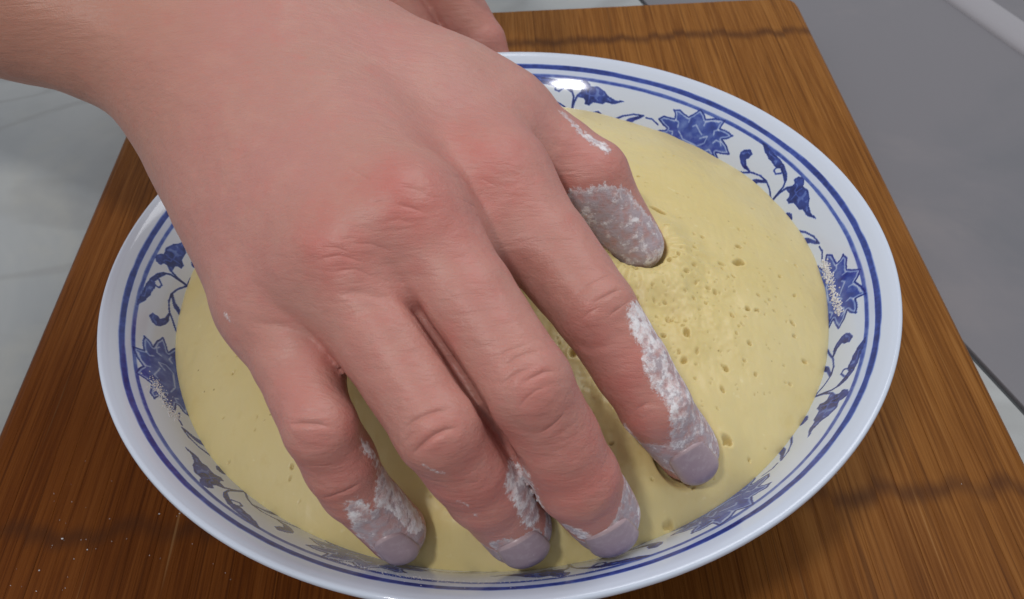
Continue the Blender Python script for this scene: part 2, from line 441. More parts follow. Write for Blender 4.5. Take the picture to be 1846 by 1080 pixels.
# ------------------------------------------------------------------ the hand as a smooth blend of tapered limbs (millimetres)
#@HANDBEGIN@
def rcone(P, a, b, ra, rb):
    a = np.asarray(a, np.float32); b = np.asarray(b, np.float32); ab = b - a
    q = P - a
    tt = np.clip((q @ ab) / float(ab @ ab), 0, 1)
    q = q - tt[:, None] * ab
    return np.sqrt(np.einsum('ij,ij->i', q, q)) - (ra + (rb - ra) * tt)
def ball(P, c, r):
    q = P - np.asarray(c, np.float32)
    return np.sqrt(np.einsum('ij,ij->i', q, q)) - r
def smin(a, b, k):
    h = np.maximum(k - np.abs(a - b), 0) / k
    return np.minimum(a, b) - h * h * k * 0.25
def smax(a, b, k): return -smin(-a, -b, k)
A3 = lambda *v: np.array(v, np.float32)
def lerp(a, b, f): return a + (b - a) * f

# joints: tip centre, last joint, middle joint, knuckle
FINGERS = {
    'index':  [A3(44.8, -74.7, 58.0), A3(35.7, -73.7, 74.8), A3(23.1, -59.2, 92.2), A3(1.2, -24.5, 104.0)],
    'middle': [A3(22.4, -92.2, 58.0), A3(15.9, -93.9, 75.6), A3(5.3, -88.0, 100.3), A3(-18.2, -52.4, 117.5)],
    'ring':   [A3(2.3, -94.0, 57.5), A3(-4.1, -95.7, 75.6), A3(-12.5, -95.4, 97.0), A3(-34.1, -60.4, 112.6)],
    'pinky':  [A3(-25.9, -92.9, 57.5), A3(-32.9, -93.4, 75.2), A3(-37.2, -91.3, 94.0), A3(-51.5, -58.6, 99.4)],
}
RADII = {'index': (7.6, 8.5, 9.3, 12.8), 'middle': (8.5, 9.3, 9.9, 11.6), 'ring': (8.2, 8.8, 9.1, 10.8), 'pinky': (7.1, 7.4, 7.7, 9.2)}
WRIST = A3(-66, 21, 117)
THUMB = [A3(39.3, -14.5, 72.5), A3(26.0, -6.0, 89.5), A3(4.5, 8.0, 100), A3(-30.0, 30.0, 106)]
TH_R = (7.3, 11.0, 12.5, 15.0)
FORE = [A3(-66, 20, 117), A3(-121, 48, 134), A3(-165, 70, 146), A3(-320, 146, 186)]

def finger_sdf(P, J, r):
    T, D, M, K = J
    mid = r[2] * 0.5 + r[3] * 0.5
    f = rcone(P, K, lerp(K, M, 0.5), r[3], mid)
    f = smin(f, rcone(P, lerp(K, M, 0.5), M, mid, r[2]), 1.0)
    f = smin(f, rcone(P, M, lerp(M, D, 0.55), r[2], r[1] * 1.01), 1.5)
    f = smin(f, rcone(P, lerp(M, D, 0.55), D, r[1] * 1.01, r[1]), 1.0)
    f = smin(f, rcone(P, D, T, r[1], r[0]), 1.5)
    # flesh on the inner side of the bends
    f = smin(f, rcone(P, lerp(K, M, 0.55), lerp(M, D, 0.6), r[2] * 0.8, r[1] * 0.8), 5)
    return f

def palm_sdf(P):
    K = [FINGERS[n][3] for n in ('index', 'middle', 'ring', 'pinky')]
    wc = [A3(-46, 20, 113), A3(-56, 16, 116), A3(-66, 9, 115), A3(-77, 1, 109)]
    rr = [12.5, 12.0, 11.5, 10.5]
    d = None
    for k, w, r in zip(K, wc, rr):
        c = rcone(P, w, k, 14.5, r)
        d = c if d is None else smin(d, c, 24)
    # flesh on the palm side
    d = smin(d, rcone(P, A3(-52, 10, 98), A3(-12, -36, 96), 15, 13), 14)
    d = smin(d, rcone(P, A3(-70, -6, 96), A3(-46, -52, 92), 14, 11), 14)
    # muscle between thumb and first finger
    d = smin(d, rcone(P, A3(-40, 27, 111), A3(-12, 8, 106), 17, 15.5), 16)
    d = smin(d, rcone(P, A3(-12, 8, 106), A3(0, -2, 103), 15.5, 13.5), 12)
    # webs between the fingers
    for a, b, fr in (('index', 'middle', 0.22), ('middle', 'ring', 0.36), ('ring', 'pinky', 0.22)):
        pa = lerp(FINGERS[a][3], FINGERS[a][2], fr); pb = lerp(FINGERS[b][3], FINGERS[b][2], fr)
        dn = A3(0, 1.5, -5.5)
        d = smin(d, rcone(P, pa + dn, pb + dn, 6.0, 6.0), 8)
    # wrist and forearm, wider than deep
    for off, r0, r1 in ((A3(9, 9, 0), 18, 22), (A3(-9, -9, -2), 17, 22)):
        for a, b, ra, rb in ((FORE[0], FORE[1], r0, r1), (FORE[1], FORE[2], r1, r1 + 2), (FORE[2], FORE[3], r1 + 2, r1 + 5)):
            d = smin(d, rcone(P, a + off, b + off, ra, rb), 14)
    return d

def thumb_sdf(P):
    T, D, M, K = THUMB
    f = rcone(P, K, M, TH_R[3], TH_R[2])
    f = smin(f, rcone(P, M, lerp(M, D, 0.6), TH_R[2], TH_R[1] * 0.98), 6)
    f = smin(f, rcone(P, lerp(M, D, 0.6), D, TH_R[1] * 0.98, TH_R[1]), 4)
    f = smin(f, rcone(P, D, T, TH_R[1], TH_R[0]), 3)
    return f

def hand_sdf(P):
    P = np.asarray(P, np.float32)
    out = np.empty(len(P), np.float32)
    m = P[:, 0] > -84                                   # fingers only matter in front of the wrist
    out[~m] = palm_sdf(P[~m])
    out[m] = front_sdf(P[m])
    return out
def front_sdf(P):
    pm = palm_sdf(P)
    g = None
    for n in FINGERS:
        f = finger_sdf(P, FINGERS[n], RADII[n])
        g = f if g is None else smin(g, f, 0.7)
    tot = np.minimum(smin(pm, g, 8), smin(pm, thumb_sdf(P), 10))
    # middle and ring finger press together: flesh closes the bottom, a narrow cleft runs above it
    A, B = FINGERS['middle'], FINGERS['ring']
    vd = A3(0, 0.72, -0.69)
    q = [(lerp(A[3], A[2], f) + lerp(B[3], B[2], f)) * 0.5 for f in (0.24, 0.46, 0.75, 1.0)] + [(lerp(A[2], A[1], f) + lerp(B[2], B[1], f)) * 0.5 for f in (0.4, 0.75)]
    fill = ch = None
    for k in range(5):
        f1 = rcone(P, q[k] + vd * 9.5, q[k + 1] + vd * 9.5, 5.0, 5.0)
        o0, o1 = (-15.5, -5.8, -2.2, -1.4, -1.4, -5.0)[k:k + 2]
        r0, r1 = (0.85, 1.1, 1.25, 1.3, 1.3, 1.1)[k:k + 2]
        c1 = np.minimum(rcone(P, q[k] + vd * o0, q[k + 1] + vd * o1, r0, r1), rcone(P, q[k] + vd * (o0 - 2.0), q[k + 1] + vd * (o1 - 2.0), r0, r1))
        c1 = np.minimum(c1, rcone(P, q[k] + vd * (o0 + 2.0 * (k > 0)), q[k + 1] + vd * (o1 + 2.0), r0, r1))
        fill = f1 if fill is None else np.minimum(fill, f1)
        ch = c1 if ch is None else np.minimum(ch, c1)
    tot = smin(tot, fill, 1.0)
    return smax(tot, -ch, 1.8)
#@HANDEND@

def surface_nets(fn, lo, hi, h, blk=8):
    """closed quad mesh of fn = 0, sampled only near the surface"""
    lo = np.asarray(lo, np.float32)
    nb = np.ceil((np.asarray(hi) - lo) / (h * blk)).astype(int)
    N = nb * blk + 1
    D = np.full(N, 50.0, np.float32)
    bc = np.stack(np.meshgrid(*[np.arange(k) for k in nb], indexing='ij'), -1).reshape(-1, 3)
    cen = lo + (bc + 0.5) * blk * h
    dc = fn(cen)
    rad = blk * h * 0.87 + 3.0
    for b in bc[dc < -rad]: D[tuple(slice(v * blk, v * blk + blk + 1) for v in b)] = -50
    near = bc[np.abs(dc) <= rad]
    loc = np.stack(np.meshgrid(*[np.arange(blk + 1)] * 3, indexing='ij'), -1).reshape(-1, 3)
    for c in range(0, len(near), 400):
        B = near[c:c + 400]
        pts = (lo + ((B[:, None] * blk) + loc[None]) * h).reshape(-1, 3)
        d = fn(pts).reshape(len(B), blk + 1, blk + 1, blk + 1)
        for b, v in zip(B, d): D[tuple(slice(x * blk, x * blk + blk + 1) for x in b)] = v
    s = D < 0
    cnt = np.zeros(N - 1, np.int32); acc = np.zeros((*(N - 1), 3), np.float32)
    edges = []
    for ax in range(3):
        sl0 = [slice(None)] * 3; sl1 = [slice(None)] * 3
        sl0[ax] = slice(0, -1); sl1[ax] = slice(1, None)
        I = np.argwhere(s[tuple(sl0)] != s[tuple(sl1)])
        a = D[tuple(I.T)]; I1 = I.copy(); I1[:, ax] += 1; b = D[tuple(I1.T)]
        X = I.astype(np.float32); X[:, ax] += a / (a - b)
        u, v = (ax + 1) % 3, (ax + 2) % 3
        for du in (0, 1):
            for dvv in (0, 1):
                C = I.copy(); C[:, u] -= du; C[:, v] -= dvv
                ok = ((C >= 0) & (C < N - 1)).all(1)
                np.add.at(cnt, tuple(C[ok].T), 1); np.add.at(acc, tuple(C[ok].T), X[ok])
        edges.append((ax, I, a < 0))
    idx = np.full(N - 1, -1, np.int64); m = cnt > 0
    idx[m] = np.arange(m.sum())
    V = lo + acc[m] / cnt[m][:, None] * h
    F = []
    for ax, I, neg in edges:
        u, v = (ax + 1) % 3, (ax + 2) % 3
        ok = (I[:, u] > 0) & (I[:, v] > 0) & (I[:, u] < N[u] - 1) & (I[:, v] < N[v] - 1)
        I = I[ok]; ng = neg[ok]
        q = []
        for du, dvv in ((1, 1), (0, 1), (0, 0), (1, 0)):
            C = I.copy(); C[:, u] -= du; C[:, v] -= dvv
            q.append(idx[tuple(C.T)])
        q = np.stack(q, 1)
        q[~ng] = q[~ng][:, ::-1]
        F.append(q)
    return V, np.concatenate(F)

def subdivide(V, F):
    E = np.stack([F, np.roll(F, -1, 1)], -1).reshape(-1, 2)
    Es = np.sort(E, 1)
    key = Es[:, 0].astype(np.int64) * len(V) + Es[:, 1]
    uq, first, inv = np.unique(key, return_index=True, return_inverse=True)
    mid = V[Es[first]].mean(1)
    fc = V[F].mean(1)
    n = len(V); e = (inv + n).reshape(-1, 4); c = np.arange(len(F)) + n + len(mid)
    Q = []
    for k in range(4): Q.append(np.stack([F[:, k], e[:, k], c, e[:, k - 1]], 1))
    return np.concatenate([V, mid, fc]), np.concatenate(Q)

def sdf_grad(fn, V, e=0.25):
    g = np.stack([fn(V + np.eye(3, dtype=np.float32)[k] * e) - fn(V - np.eye(3, dtype=np.float32)[k] * e) for k in range(3)], 1)
    return g / np.maximum(np.linalg.norm(g, axis=1), 1e-6)[:, None]

CREASES = [
 ([(1.6,-91.2,109.7),(4.0,-89.8,110.7),(6.4,-88.7,110.8),(9.2,-87.7,109.9)],0.55,0.30),
 ([(-0.0,-89.6,110.2),(1.9,-88.6,111.2),(4.7,-87.7,111.4),(7.2,-86.5,111.0)],0.50,0.15),
 ([(0.8,-94.0,107.3),(2.9,-93.1,108.9),(5.3,-92.3,109.6),(7.2,-92.0,109.6)],0.55,0.32),
 ([(5.2,-94.3,108.4),(7.7,-93.2,108.9),(9.3,-92.2,108.8),(11.7,-91.2,107.7)],0.50,0.42),
 ([(3.8,-97.4,104.1),(5.4,-96.5,106.1),(7.5,-95.4,107.1),(10.0,-94.3,106.9)],0.50,0.14),
 ([(0.3,-95.3,105.6),(1.5,-94.7,107.1),(2.8,-94.3,108.0)],0.50,0.14),
 ([(7.2,-98.6,97.7),(9.4,-98.2,98.4),(11.3,-97.2,99.3),(13.3,-95.3,100.4)],0.70,0.22),
 ([(1.2,-97.4,101.4),(3.3,-98.1,100.3),(5.4,-98.5,98.6),(7.2,-98.6,97.7)],1.10,0.22),
 ([(-18.5,-100.4,102.4),(-17.0,-99.7,104.3),(-14.5,-99.2,105.5),(-11.8,-98.5,105.9),(-9.4,-98.2,105.6)],0.55,0.42),
 ([(-16.9,-103.4,99.4),(-15.0,-103.2,101.8),(-12.5,-102.3,103.5),(-10.4,-101.5,103.9),(-8.4,-101.0,103.5)],0.60,0.62),
 ([(-19.2,-101.6,99.6),(-17.8,-101.6,101.9),(-15.8,-101.0,103.9)],0.50,0.15),
 ([(-14.3,-104.2,100.1),(-12.0,-104.6,99.1),(-9.3,-104.2,98.7),(-7.4,-103.0,99.5)],1.00,0.18),
 ([(17.2,-62.5,99.5),(20.3,-61.1,101.6),(24.0,-59.1,102.1),(26.9,-56.9,101.1)],0.50,0.16),
 ([(21.5,-64.8,99.9),(24.0,-63.7,100.8),(26.8,-61.9,100.7),(28.7,-60.6,99.9)],0.55,0.34),
 ([(18.6,-66.6,96.6),(21.2,-65.9,98.9),(23.9,-65.2,99.7)],0.50,0.15),
 ([(24.2,-67.2,97.5),(26.9,-65.6,98.4),(30.5,-61.8,97.9)],0.50,0.18),
 ([(17.3,-67.0,90.2),(20.6,-69.5,90.7),(24.0,-70.3,92.5),(27.1,-69.6,93.8)],1.00,0.26),
 ([(29.7,-79.2,79.0),(31.8,-79.1,81.2),(33.6,-78.9,82.1)],0.55,0.26),
 ([(31.4,-80.7,78.1),(33.5,-80.4,80.3)],0.50,0.14),
 ([(-42.5,-94.4,99.2),(-39.4,-95.4,100.6),(-36.0,-95.9,100.6),(-33.7,-96.0,99.5)],0.50,0.45),
 ([(-41.9,-92.7,100.5),(-37.2,-93.4,101.8),(-33.4,-93.4,100.8)],0.50,0.15),
 ([(-41.5,-97.5,96.9),(-37.4,-98.8,96.9),(-33.6,-98.0,96.9)],1.00,0.14),
 ([(-40.0,-98.8,92.0),(-36.0,-99.4,91.5),(-33.3,-98.7,91.3)],0.60,0.12),
 ([(-37.9,-100.1,81.8),(-34.3,-100.7,83.7),(-31.1,-99.8,84.4),(-29.6,-98.8,84.5)],0.55,0.42),
 ([(-29.7,-51.6,131.0),(-24.6,-57.2,131.4),(-19.3,-58.5,131.3)],0.60,0.11),
 ([(-19.4,-63.0,129.1),(-16.1,-63.3,128.3),(-13.1,-63.8,127.0)],0.60,0.24),
 ([(-20.6,-54.0,132.2),(-16.7,-52.9,131.9),(-12.7,-54.3,130.6)],0.60,0.12),
 ([(-24.5,-62.8,129.2),(-19.9,-62.4,129.5)],0.60,0.11),
 ([(-7.8,-58.1,126.3),(-4.0,-55.0,121.7),(1.1,-44.6,110.7)],0.60,0.13),
 ([(-6.3,-47.6,123.7),(-1.8,-38.0,115.4),(2.0,-39.3,113.7)],0.60,0.10),
 ([(-34.9,-71.1,122.6),(-30.3,-71.0,123.3),(-25.4,-71.9,121.5)],0.60,0.15),
 ([(-32.1,-73.2,120.9),(-27.7,-72.9,121.1),(-23.9,-73.6,119.2)],0.60,0.13),
 ([(-17.0,-38.8,128.4),(-12.5,-38.0,124.6),(-9.1,-36.0,119.9)],0.60,0.10),
 ([(-18.2,-59.7,130.7),(-14.9,-59.8,129.9),(-11.6,-60.6,128.1)],0.60,0.12),
 ([(-21.7,-65.8,127.1),(-18.4,-65.3,127.2),(-15.1,-65.9,126.1)],0.60,0.10),
 ([(-29.1,-69.3,124.7),(-24.2,-68.9,124.1),(-19.8,-69.8,122.3)],0.60,0.11),
 ([(-34.2,-69.3,124.3),(-30.8,-69.9,124.2),(-28.1,-70.7,123.3)],0.60,0.16),
 ([(-11.6,-53.7,130.1),(-7.3,-50.9,126.2),(-4.3,-40.1,115.5)],0.60,0.11),
 ([(-30.6,-76.1,117.9),(-25.9,-76.4,117.5),(-21.9,-76.7,116.1),(-19.9,-78.0,114.9)],0.80,0.35),
 ([(-51.0,-72.9,107.3),(-46.3,-74.5,108.0),(-41.4,-76.0,107.2),(-37.3,-77.6,105.1)],0.90,0.35),
 ([(-42.4,-76.9,106.7),(-39.3,-77.3,105.8)],0.60,0.10),
]
BULGES = [
 ((-2.3, -34.9, 117.1),11.0,0.60),
 ((-16.0, -61.7, 129.3),11.0,0.90),
 ((-31.3, -69.2, 124.8),9.0,0.60),
 ((5.2, -95.2, 107.7),9.0,0.20),
 ((-11.3, -102.3, 103.3),9.0,0.20),
 ((22.2, -66.8, 98.1),8.0,0.15),
 ((-22.0, -69.5, 122.9),8.0,-0.40),
 ((-9.5, -64.2, 125.0),8.0,-0.50),
 ((-38.9, -73.7, 117.2),8.0,-0.40),
]
REDS = [
 ((-2.3, -36.2, 116.5),17.0,0.60),
 ((-16.6, -62.8, 128.7),14.0,0.65),
 ((-31.9, -70.0, 124.0),12.0,0.65),
 ((-6.3, -65.1, 122.6),9.0,0.45),
 ((5.7, -96.6, 106.0),11.0,0.45),
 ((-10.8, -103.3, 102.0),11.0,0.50),
 ((-37.2, -97.9, 98.8),9.0,0.40),
 ((21.5, -68.1, 95.9),11.0,0.40),
 ((28.5, -76.5, 84.4),13.0,0.50),
 ((15.3, -100.3, 88.6),14.0,0.55),
 ((-0.7, -101.4, 87.7),13.0,0.55),
 ((-35.6, -79.1, 102.8),8.0,0.50),
 ((28.0, -12.7, 98.9),12.0,0.45),
 ((-21.3, -79.2, 115.0),10.0,0.35),
 ((-32.5, -99.0, 88.8),10.0,0.35),
 ((13.8, -54.3, 104.0),12.0,0.20),
 ((-7.6, -74.6, 119.1),12.0,0.20),
 ((-48.5, -65.3, 117.9),10.0,0.25),
 ((15.0, -55.7, 103.5),26.0,0.25),
 ((-4.7, -84.3, 112.7),30.0,0.30),
 ((-21.4, -91.3, 108.5),30.0,0.30),
 ((-40.5, -87.8, 102.6),26.0,0.30),
 ((30.9, -76.2, 85.8),22.0,0.45),
 ((16.5, -100.4, 86.8),22.0,0.55),
 ((-1.8, -102.0, 88.6),20.0,0.55),
 ((-31.6, -99.2, 87.2),18.0,0.45),
]
FLOUR = [
 ([(33.0,-64.1,93.8),(36.8,-70.4,88.2)],4.40,0.70),
 ([(37.9,-70.8,86.8),(43.8,-76.9,77.0)],6.40,0.64),
 ([(44.1,-76.9,76.0),(47.4,-81.0,62.2)],8.00,0.48),
 ([(36.0,-81.1,65.3),(48.2,-80.9,61.0)],5.50,0.34),
 ([(28.8,-78.7,72.3),(35.4,-77.8,60.1)],1.40,0.80),
 ([(30.0,-90.3,69.8),(31.6,-93.0,58.5)],3.60,0.60),
 ([(28.1,-95.1,67.2),(24.9,-100.3,60.1)],6.40,0.40),
 ([(14.6,-97.5,56.5),(27.1,-99.6,54.1)],5.00,0.22),
 ([(13.6,-100.9,67.4),(16.7,-101.3,64.5)],2.00,0.50),
 ([(2.1,-98.4,83.3),(5.9,-98.8,70.3)],3.20,0.60),
 ([(10.4,-92.7,58.6),(10.6,-99.8,54.8)],6.00,0.40),
 ([(-5.8,-100.1,57.2),(9.3,-100.6,52.6)],5.20,0.22),
 ([(-1.1,-103.2,64.6),(5.6,-101.1,63.0)],3.00,0.25),
 ([(-15.0,-104.5,97.2),(-11.4,-104.7,94.6)],-0.10,0.60),
 ([(-8.8,-105.1,84.9),(-5.8,-104.7,79.1)],-0.30,0.60),
 ([(-28.7,-92.9,90.9),(-26.0,-94.1,79.6)],0.90,0.75),
 ([(-25.2,-94.6,76.2),(-21.1,-96.0,62.9)],5.00,0.75),
 ([(-27.0,-99.7,69.1),(-21.3,-97.6,54.1)],6.40,0.32),
 ([(-31.6,-100.7,78.3),(-28.4,-100.3,67.0)],2.20,0.60),
 ([(22.7,-17.2,89.5),(33.0,-16.9,88.6)],5.00,0.40),
 ([(28.6,-18.2,85.7),(38.3,-20.8,76.5)],9.50,0.42),
 ([(33.9,-20.2,77.3),(41.4,-21.4,73.8)],7.00,0.52),
 ([(20.1,1.8,106.0),(24.4,-3.4,103.1)],0.90,0.50),
 ([(25.6,-3.9,102.5),(30.3,-7.1,100.4)],1.50,0.60),
 ([(-57.8,-68.8,105.6),(-57.1,-69.8,104.9)],0.20,0.60),
]
NAILS = {'index': (12.0, 13.0, (0.0, -0.86, 0.5)), 'middle': (12.6, 12.0, (0.05, -0.86, 0.45)), 'ring': (12.0, 11.5, (0.08, -0.86, 0.45)), 'pinky': (9.6, 10.0, (0.05, -0.86, 0.45))}


t = NT("skin")
p = t.pos()
red = t.attr("red")
mott = t.noise(p, 95, 4, 0.6)
mott2 = t.noise(t.pos(loc=(0.3, 0.1, 0.2)), 28, 3, 0.5)
base = t.mix(t.rng(mott2, 0.3, 0.7), (0.485, 0.246, 0.202), (0.508, 0.236, 0.204))
base = t.mix(t.math('MULTIPLY', t.rng(mott, 0.42, 0.75), 0.55), base, (0.545, 0.288, 0.235))
mott3 = t.noise(t.pos(loc=(0.7, 0.4, 0.2)), 150, 3, 0.6)
base = t.mix(t.math('MULTIPLY', t.rng(mott3, 0.50, 0.75), 0.45), base, (0.545, 0.205, 0.175))
red = t.math('MULTIPLY', red, t.rng(t.noise(t.pos(loc=(0.9, 0.2, 0.6)), 130, 5, 0.65), 0.28, 0.68, 0.45, 1.25))
base = t.mix(red, base, (0.52, 0.155, 0.130))
base = t.mix(t.attr("tan"), base, (0.400, 0.182, 0.122))
fl = t.attr("flour"); wh = t.attr("white")
fn1 = t.noise(p, 900, 4, 0.7); fn2 = t.noise(p, 320, 4, 0.6)
edge = t.math('ADD', fl, t.math('MULTIPLY', t.math('SUBTRACT', fn1, 0.5), 1.3))
edge = t.math('ADD', edge, t.math('MULTIPLY', t.math('SUBTRACT', fn2, 0.5), 0.7))
mask = t.math('MULTIPLY', t.rng(edge, 0.30, 0.66), t.rng(t.noise(t.pos(loc=(0.1, 0.5, 0)), 420, 3), 0.30, 0.62, 0.45, 1.0))
wn = t.math('ADD', wh, t.math('MULTIPLY', t.math('SUBTRACT', fn2, 0.5), 1.6))
wn = t.math('ADD', wn, t.math('MULTIPLY', t.math('SUBTRACT', fn1, 0.5), 0.9))
# a rim of dry flour along the edge of the film
rimw = t.math('MULTIPLY', t.rng(edge, 0.42, 0.55), t.rng(edge, 0.55, 0.85, 1.0, 0.0))
wmask = t.math('MAXIMUM', t.rng(wn, 0.42, 0.75), t.math('MULTIPLY', rimw, 0.55))
film = t.mix(wmask, (0.46, 0.385, 0.415), (0.84, 0.81, 0.83))
col = t.mix(mask, base, film)
fine = t.n("ShaderNodeTexVoronoi", {"Vector": p, "Scale": 1500.0}, feature='DISTANCE_TO_EDGE').outputs["Distance"]
hgt = t.math('ADD', t.math('MULTIPLY', t.noise(p, 700, 3, 0.6), 0.5), t.math('MULTIPLY', t.rng(fine, 0.0, 0.25), 0.15))
# fine parallel skin lines running across the back of the hand, and sharp joint creases
ln = t.noise(t.pos(rot=(0, 0, -0.58), scale=(0.16, 1, 1)), 520, 3, 0.6)
ln2 = t.noise(t.pos(rot=(0, 0, 0.35), scale=(0.2, 1, 1)), 640, 2, 0.5)
hgt = t.math('ADD', hgt, t.math('MULTIPLY', t.rng(ln, 0.40, 0.60), 0.55))
hgt = t.math('ADD', hgt, t.math('MULTIPLY', t.rng(ln2, 0.42, 0.60), 0.30))
cs = t.math('POWER', 2.718, t.math('MULTIPLY', t.math('POWER', t.math('DIVIDE', t.attr("crease"), 0.30), 2.0), -1.0))
hgt = t.math('SUBTRACT', hgt, t.math('MULTIPLY', t.math('MULTIPLY', cs, t.attr("crease_depth")), 7.0))
hgt = t.math('ADD', hgt, t.math('MULTIPLY', t.math('MULTIPLY', mask, t.math('ADD', wmask, 0.4)), 1.6))
hgt = t.math('ADD', hgt, t.math('MULTIPLY', t.math('MULTIPLY', mask, fn1), 1.4))
t.bsdf(Base_Color=col, Roughness=t.mix(mask, (0.43,) * 3, (0.65,) * 3), Specular_IOR_Level=0.37,
       Subsurface_Weight=t.math('MULTIPLY', t.math('SUBTRACT', 1.0, mask), 0.22), Subsurface_Radius=(1.0, 0.32, 0.18), Subsurface_Scale=0.0012,
       Normal=t.bump(hgt, 0.30, 0.0004))
M_skin = t.mat

LO, HI = (-362, -118, 42), (62, 190, 232)
V, F = surface_nets(hand_sdf, LO, HI, 1.05)
V, F = subdivide(V, F)
for _ in range(2):
    N = sdf_grad(hand_sdf, V)
    V = V - N * hand_sdf(V)[:, None]
N = sdf_grad(hand_sdf, V)
disp = np.zeros(len(V)); 
# low uneven relief of flesh
disp += 0.22 * vnoise(V, 0.11, 21) + 0.10 * vnoise(V, 0.33, 22)
cr = np.full(len(V), 9.0); cd = np.zeros(len(V))
for L, w, dep in CREASES:
    L = np.array(L, np.float32)
    lo_, hi_ = L.min(0) - 5, L.max(0) + 5
    k = np.where(((V > lo_) & (V < hi_)).all(1))[0]
    if not len(k): continue
    d = pl_dist(V[k], L)
    # fade towards the ends of the crease
    e = np.minimum(np.linalg.norm(V[k] - L[0], axis=1), np.linalg.norm(V[k] - L[-1], axis=1))
    fade = 0.25 + 0.75 * sstep(0, 3.0, e)
    disp[k] += fade * (-0.75 * dep * np.exp(-(d / w) ** 2) + 0.18 * dep * np.exp(-((d - 2.2 * w) / (1.4 * w)) ** 2))
    if w < 0.8:                                         # sharp line for the shader: signed distance to the nearest crease
        bd = np.full(len(k), 1e9); sg = np.ones(len(k))
        for a, b in zip(L[:-1], L[1:]):
            ab = b - a; tt = np.clip(((V[k] - a) @ ab) / (ab @ ab), 0, 1)
            o = V[k] - a - tt[:, None] * ab; dd = np.linalg.norm(o, axis=1)
            m_ = dd < bd; bd[m_] = dd[m_]; sg[m_] = np.sign(np.einsum('ij,ij->i', o, np.cross(N[k], ab)))[m_]
        up_ = bd < np.abs(cr[k])
        kk = k[up_]; cr[kk] = (bd * sg)[up_]; cd[kk] = (dep * sstep(0, 2.5, e) * np.clip(1 - bd / 1.4, 0, 1))[up_]
for c, r, a in BULGES:
    d2 = ((V - np.array(c, np.float32)) ** 2).sum(1)
    disp += a * np.exp(-d2 / (r * r))
red = np.zeros(len(V))
for c, r, a in REDS:
    d2 = ((V - np.array(c, np.float32)) ** 2).sum(1)
    red = np.maximum(red, a * np.exp(-d2 / (r * r)))
arm_shade = 0.75 * (sstep(-40, -125, V[:, 0] - 0.3 * (V[:, 2] - 120)))     # shade on wrist and forearm painted into the skin as brown
flour = np.full(len(V), -1.0); white = np.zeros(len(V))
for L, r, wht in FLOUR:
    L = np.array(L, np.float32)
    d = pl_dist(V, L) if len(L) > 1 else np.linalg.norm(V - L[0], axis=1)
    f = 0.5 + (r - d) / 3.8
    white = np.where(f > flour, wht, white)
    flour = np.maximum(flour, f)
flour = np.clip(flour, -1, 1.6)
V = V + N * disp[:, None]
me = np_mesh("hand", V * 0.001, F, M_skin)
attr(me, "red", red); attr(me, "flour", flour); attr(me, "white", white); attr(me, "tan", arm_shade); attr(me, "crease", cr); attr(me, "crease_depth", cd)
hand = tag(link(bpy.data.objects.new("hand", me)), "bare right hand with floury fingertips pressing the dough in the bowl", "hand")

# ------------------------------------------------------------------ nails, each a thin curved plate
t = NT("nail")
p = t.pos()
col = t.mix(t.rng(t.noise(p, 500, 4, 0.6), 0.45, 0.75), (0.40, 0.295, 0.32), (0.46, 0.36, 0.385))
col = t.mix(t.rng(t.noise(t.pos(loc=(0.2, 0, 0)), 1100, 3, 0.6), 0.64, 0.80), col, (0.64, 0.58, 0.62))
t.bsdf(Base_Color=col, Roughness=0.34, Specular_IOR_Level=0.5, Normal=t.bump(t.noise(p, 800, 3), 0.12, 0.0003))
M_nail = t.mat
def nail(T, D, M, ext, wid, length, fn):
    """plate on the upper side of a fingertip; T tip centre, D last joint"""
    ax = T - D; ax = ax / np.linalg.norm(ax)
    up = D - M; up = -up                                # bend direction
    dn = A3(0, -0.55, 0.85); dn = ext if ext is not None else dn
    dn = dn - ax * (dn @ ax); dn /= np.linalg.norm(dn)
    sd = np.cross(ax, dn)
    nu, nw = 22, 18
    P = []
    for a in np.linspace(0, 1, nu):
        for b in np.linspace(-1, 1, nw):
            # rounded outline: straight sides, arched root, rounded free edge
            aa = -length * 0.52 + length * a
            wv = wid * 0.5 * (1 - 0.20 * (1 - a) ** 3) * math.sqrt(max(0.0, 1 - (max(0, a - 0.72) / 0.36) ** 2))
            arch = -2.6 * (1 - b * b) * (1 - a) ** 2
            P.append(T + ax * (aa + arch - 0.6) + sd * (wv * b) + dn * 7.0)
    P = np.array(P, np.float32)
    for _ in range(6): P = P - sdf_grad(fn, P) * fn(P)[:, None]
    n = sdf_grad(fn, P)
    a = np.repeat(np.linspace(0, 1, nu), nw); b = np.tile(np.linspace(-1, 1, nw), nu)
    lift = 0.25 + 0.55 * (1 - np.abs(b) ** 4) + 0.30 * a
    top = P + n * lift[:, None]
    bot = P - n * 0.6
    V = np.concatenate([top, bot]); F = []
    for r in range(nu - 1):
        for c in range(nw - 1):
            q = r * nw + c; F.append((q, q + 1, q + nw + 1, q + nw))
    o = nu * nw
    ring = [c for c in range(nw)] + [r * nw + nw - 1 for r in range(1, nu)] + [(nu - 1) * nw + c for c in range(nw - 2, -1, -1)] + [r * nw for r in range(nu - 2, 0, -1)]
    for k in range(len(ring)):
        x, y = ring[k], ring[(k + 1) % len(ring)]
        F.append((y, x, x + o, y + o))
    return V * 0.001, F
for nme, (wd, ln, ex) in NAILS.items():
    T, D, M, K = FINGERS[nme]
    v, f = nail(T, D, M, A3(*ex), wd, ln, lambda q: finger_sdf(np.asarray(q, np.float32), FINGERS[nme], RADII[nme]))
    me = np_mesh("nail", v, f, M_nail)
    link(bpy.data.objects.new("nail", me), hand)

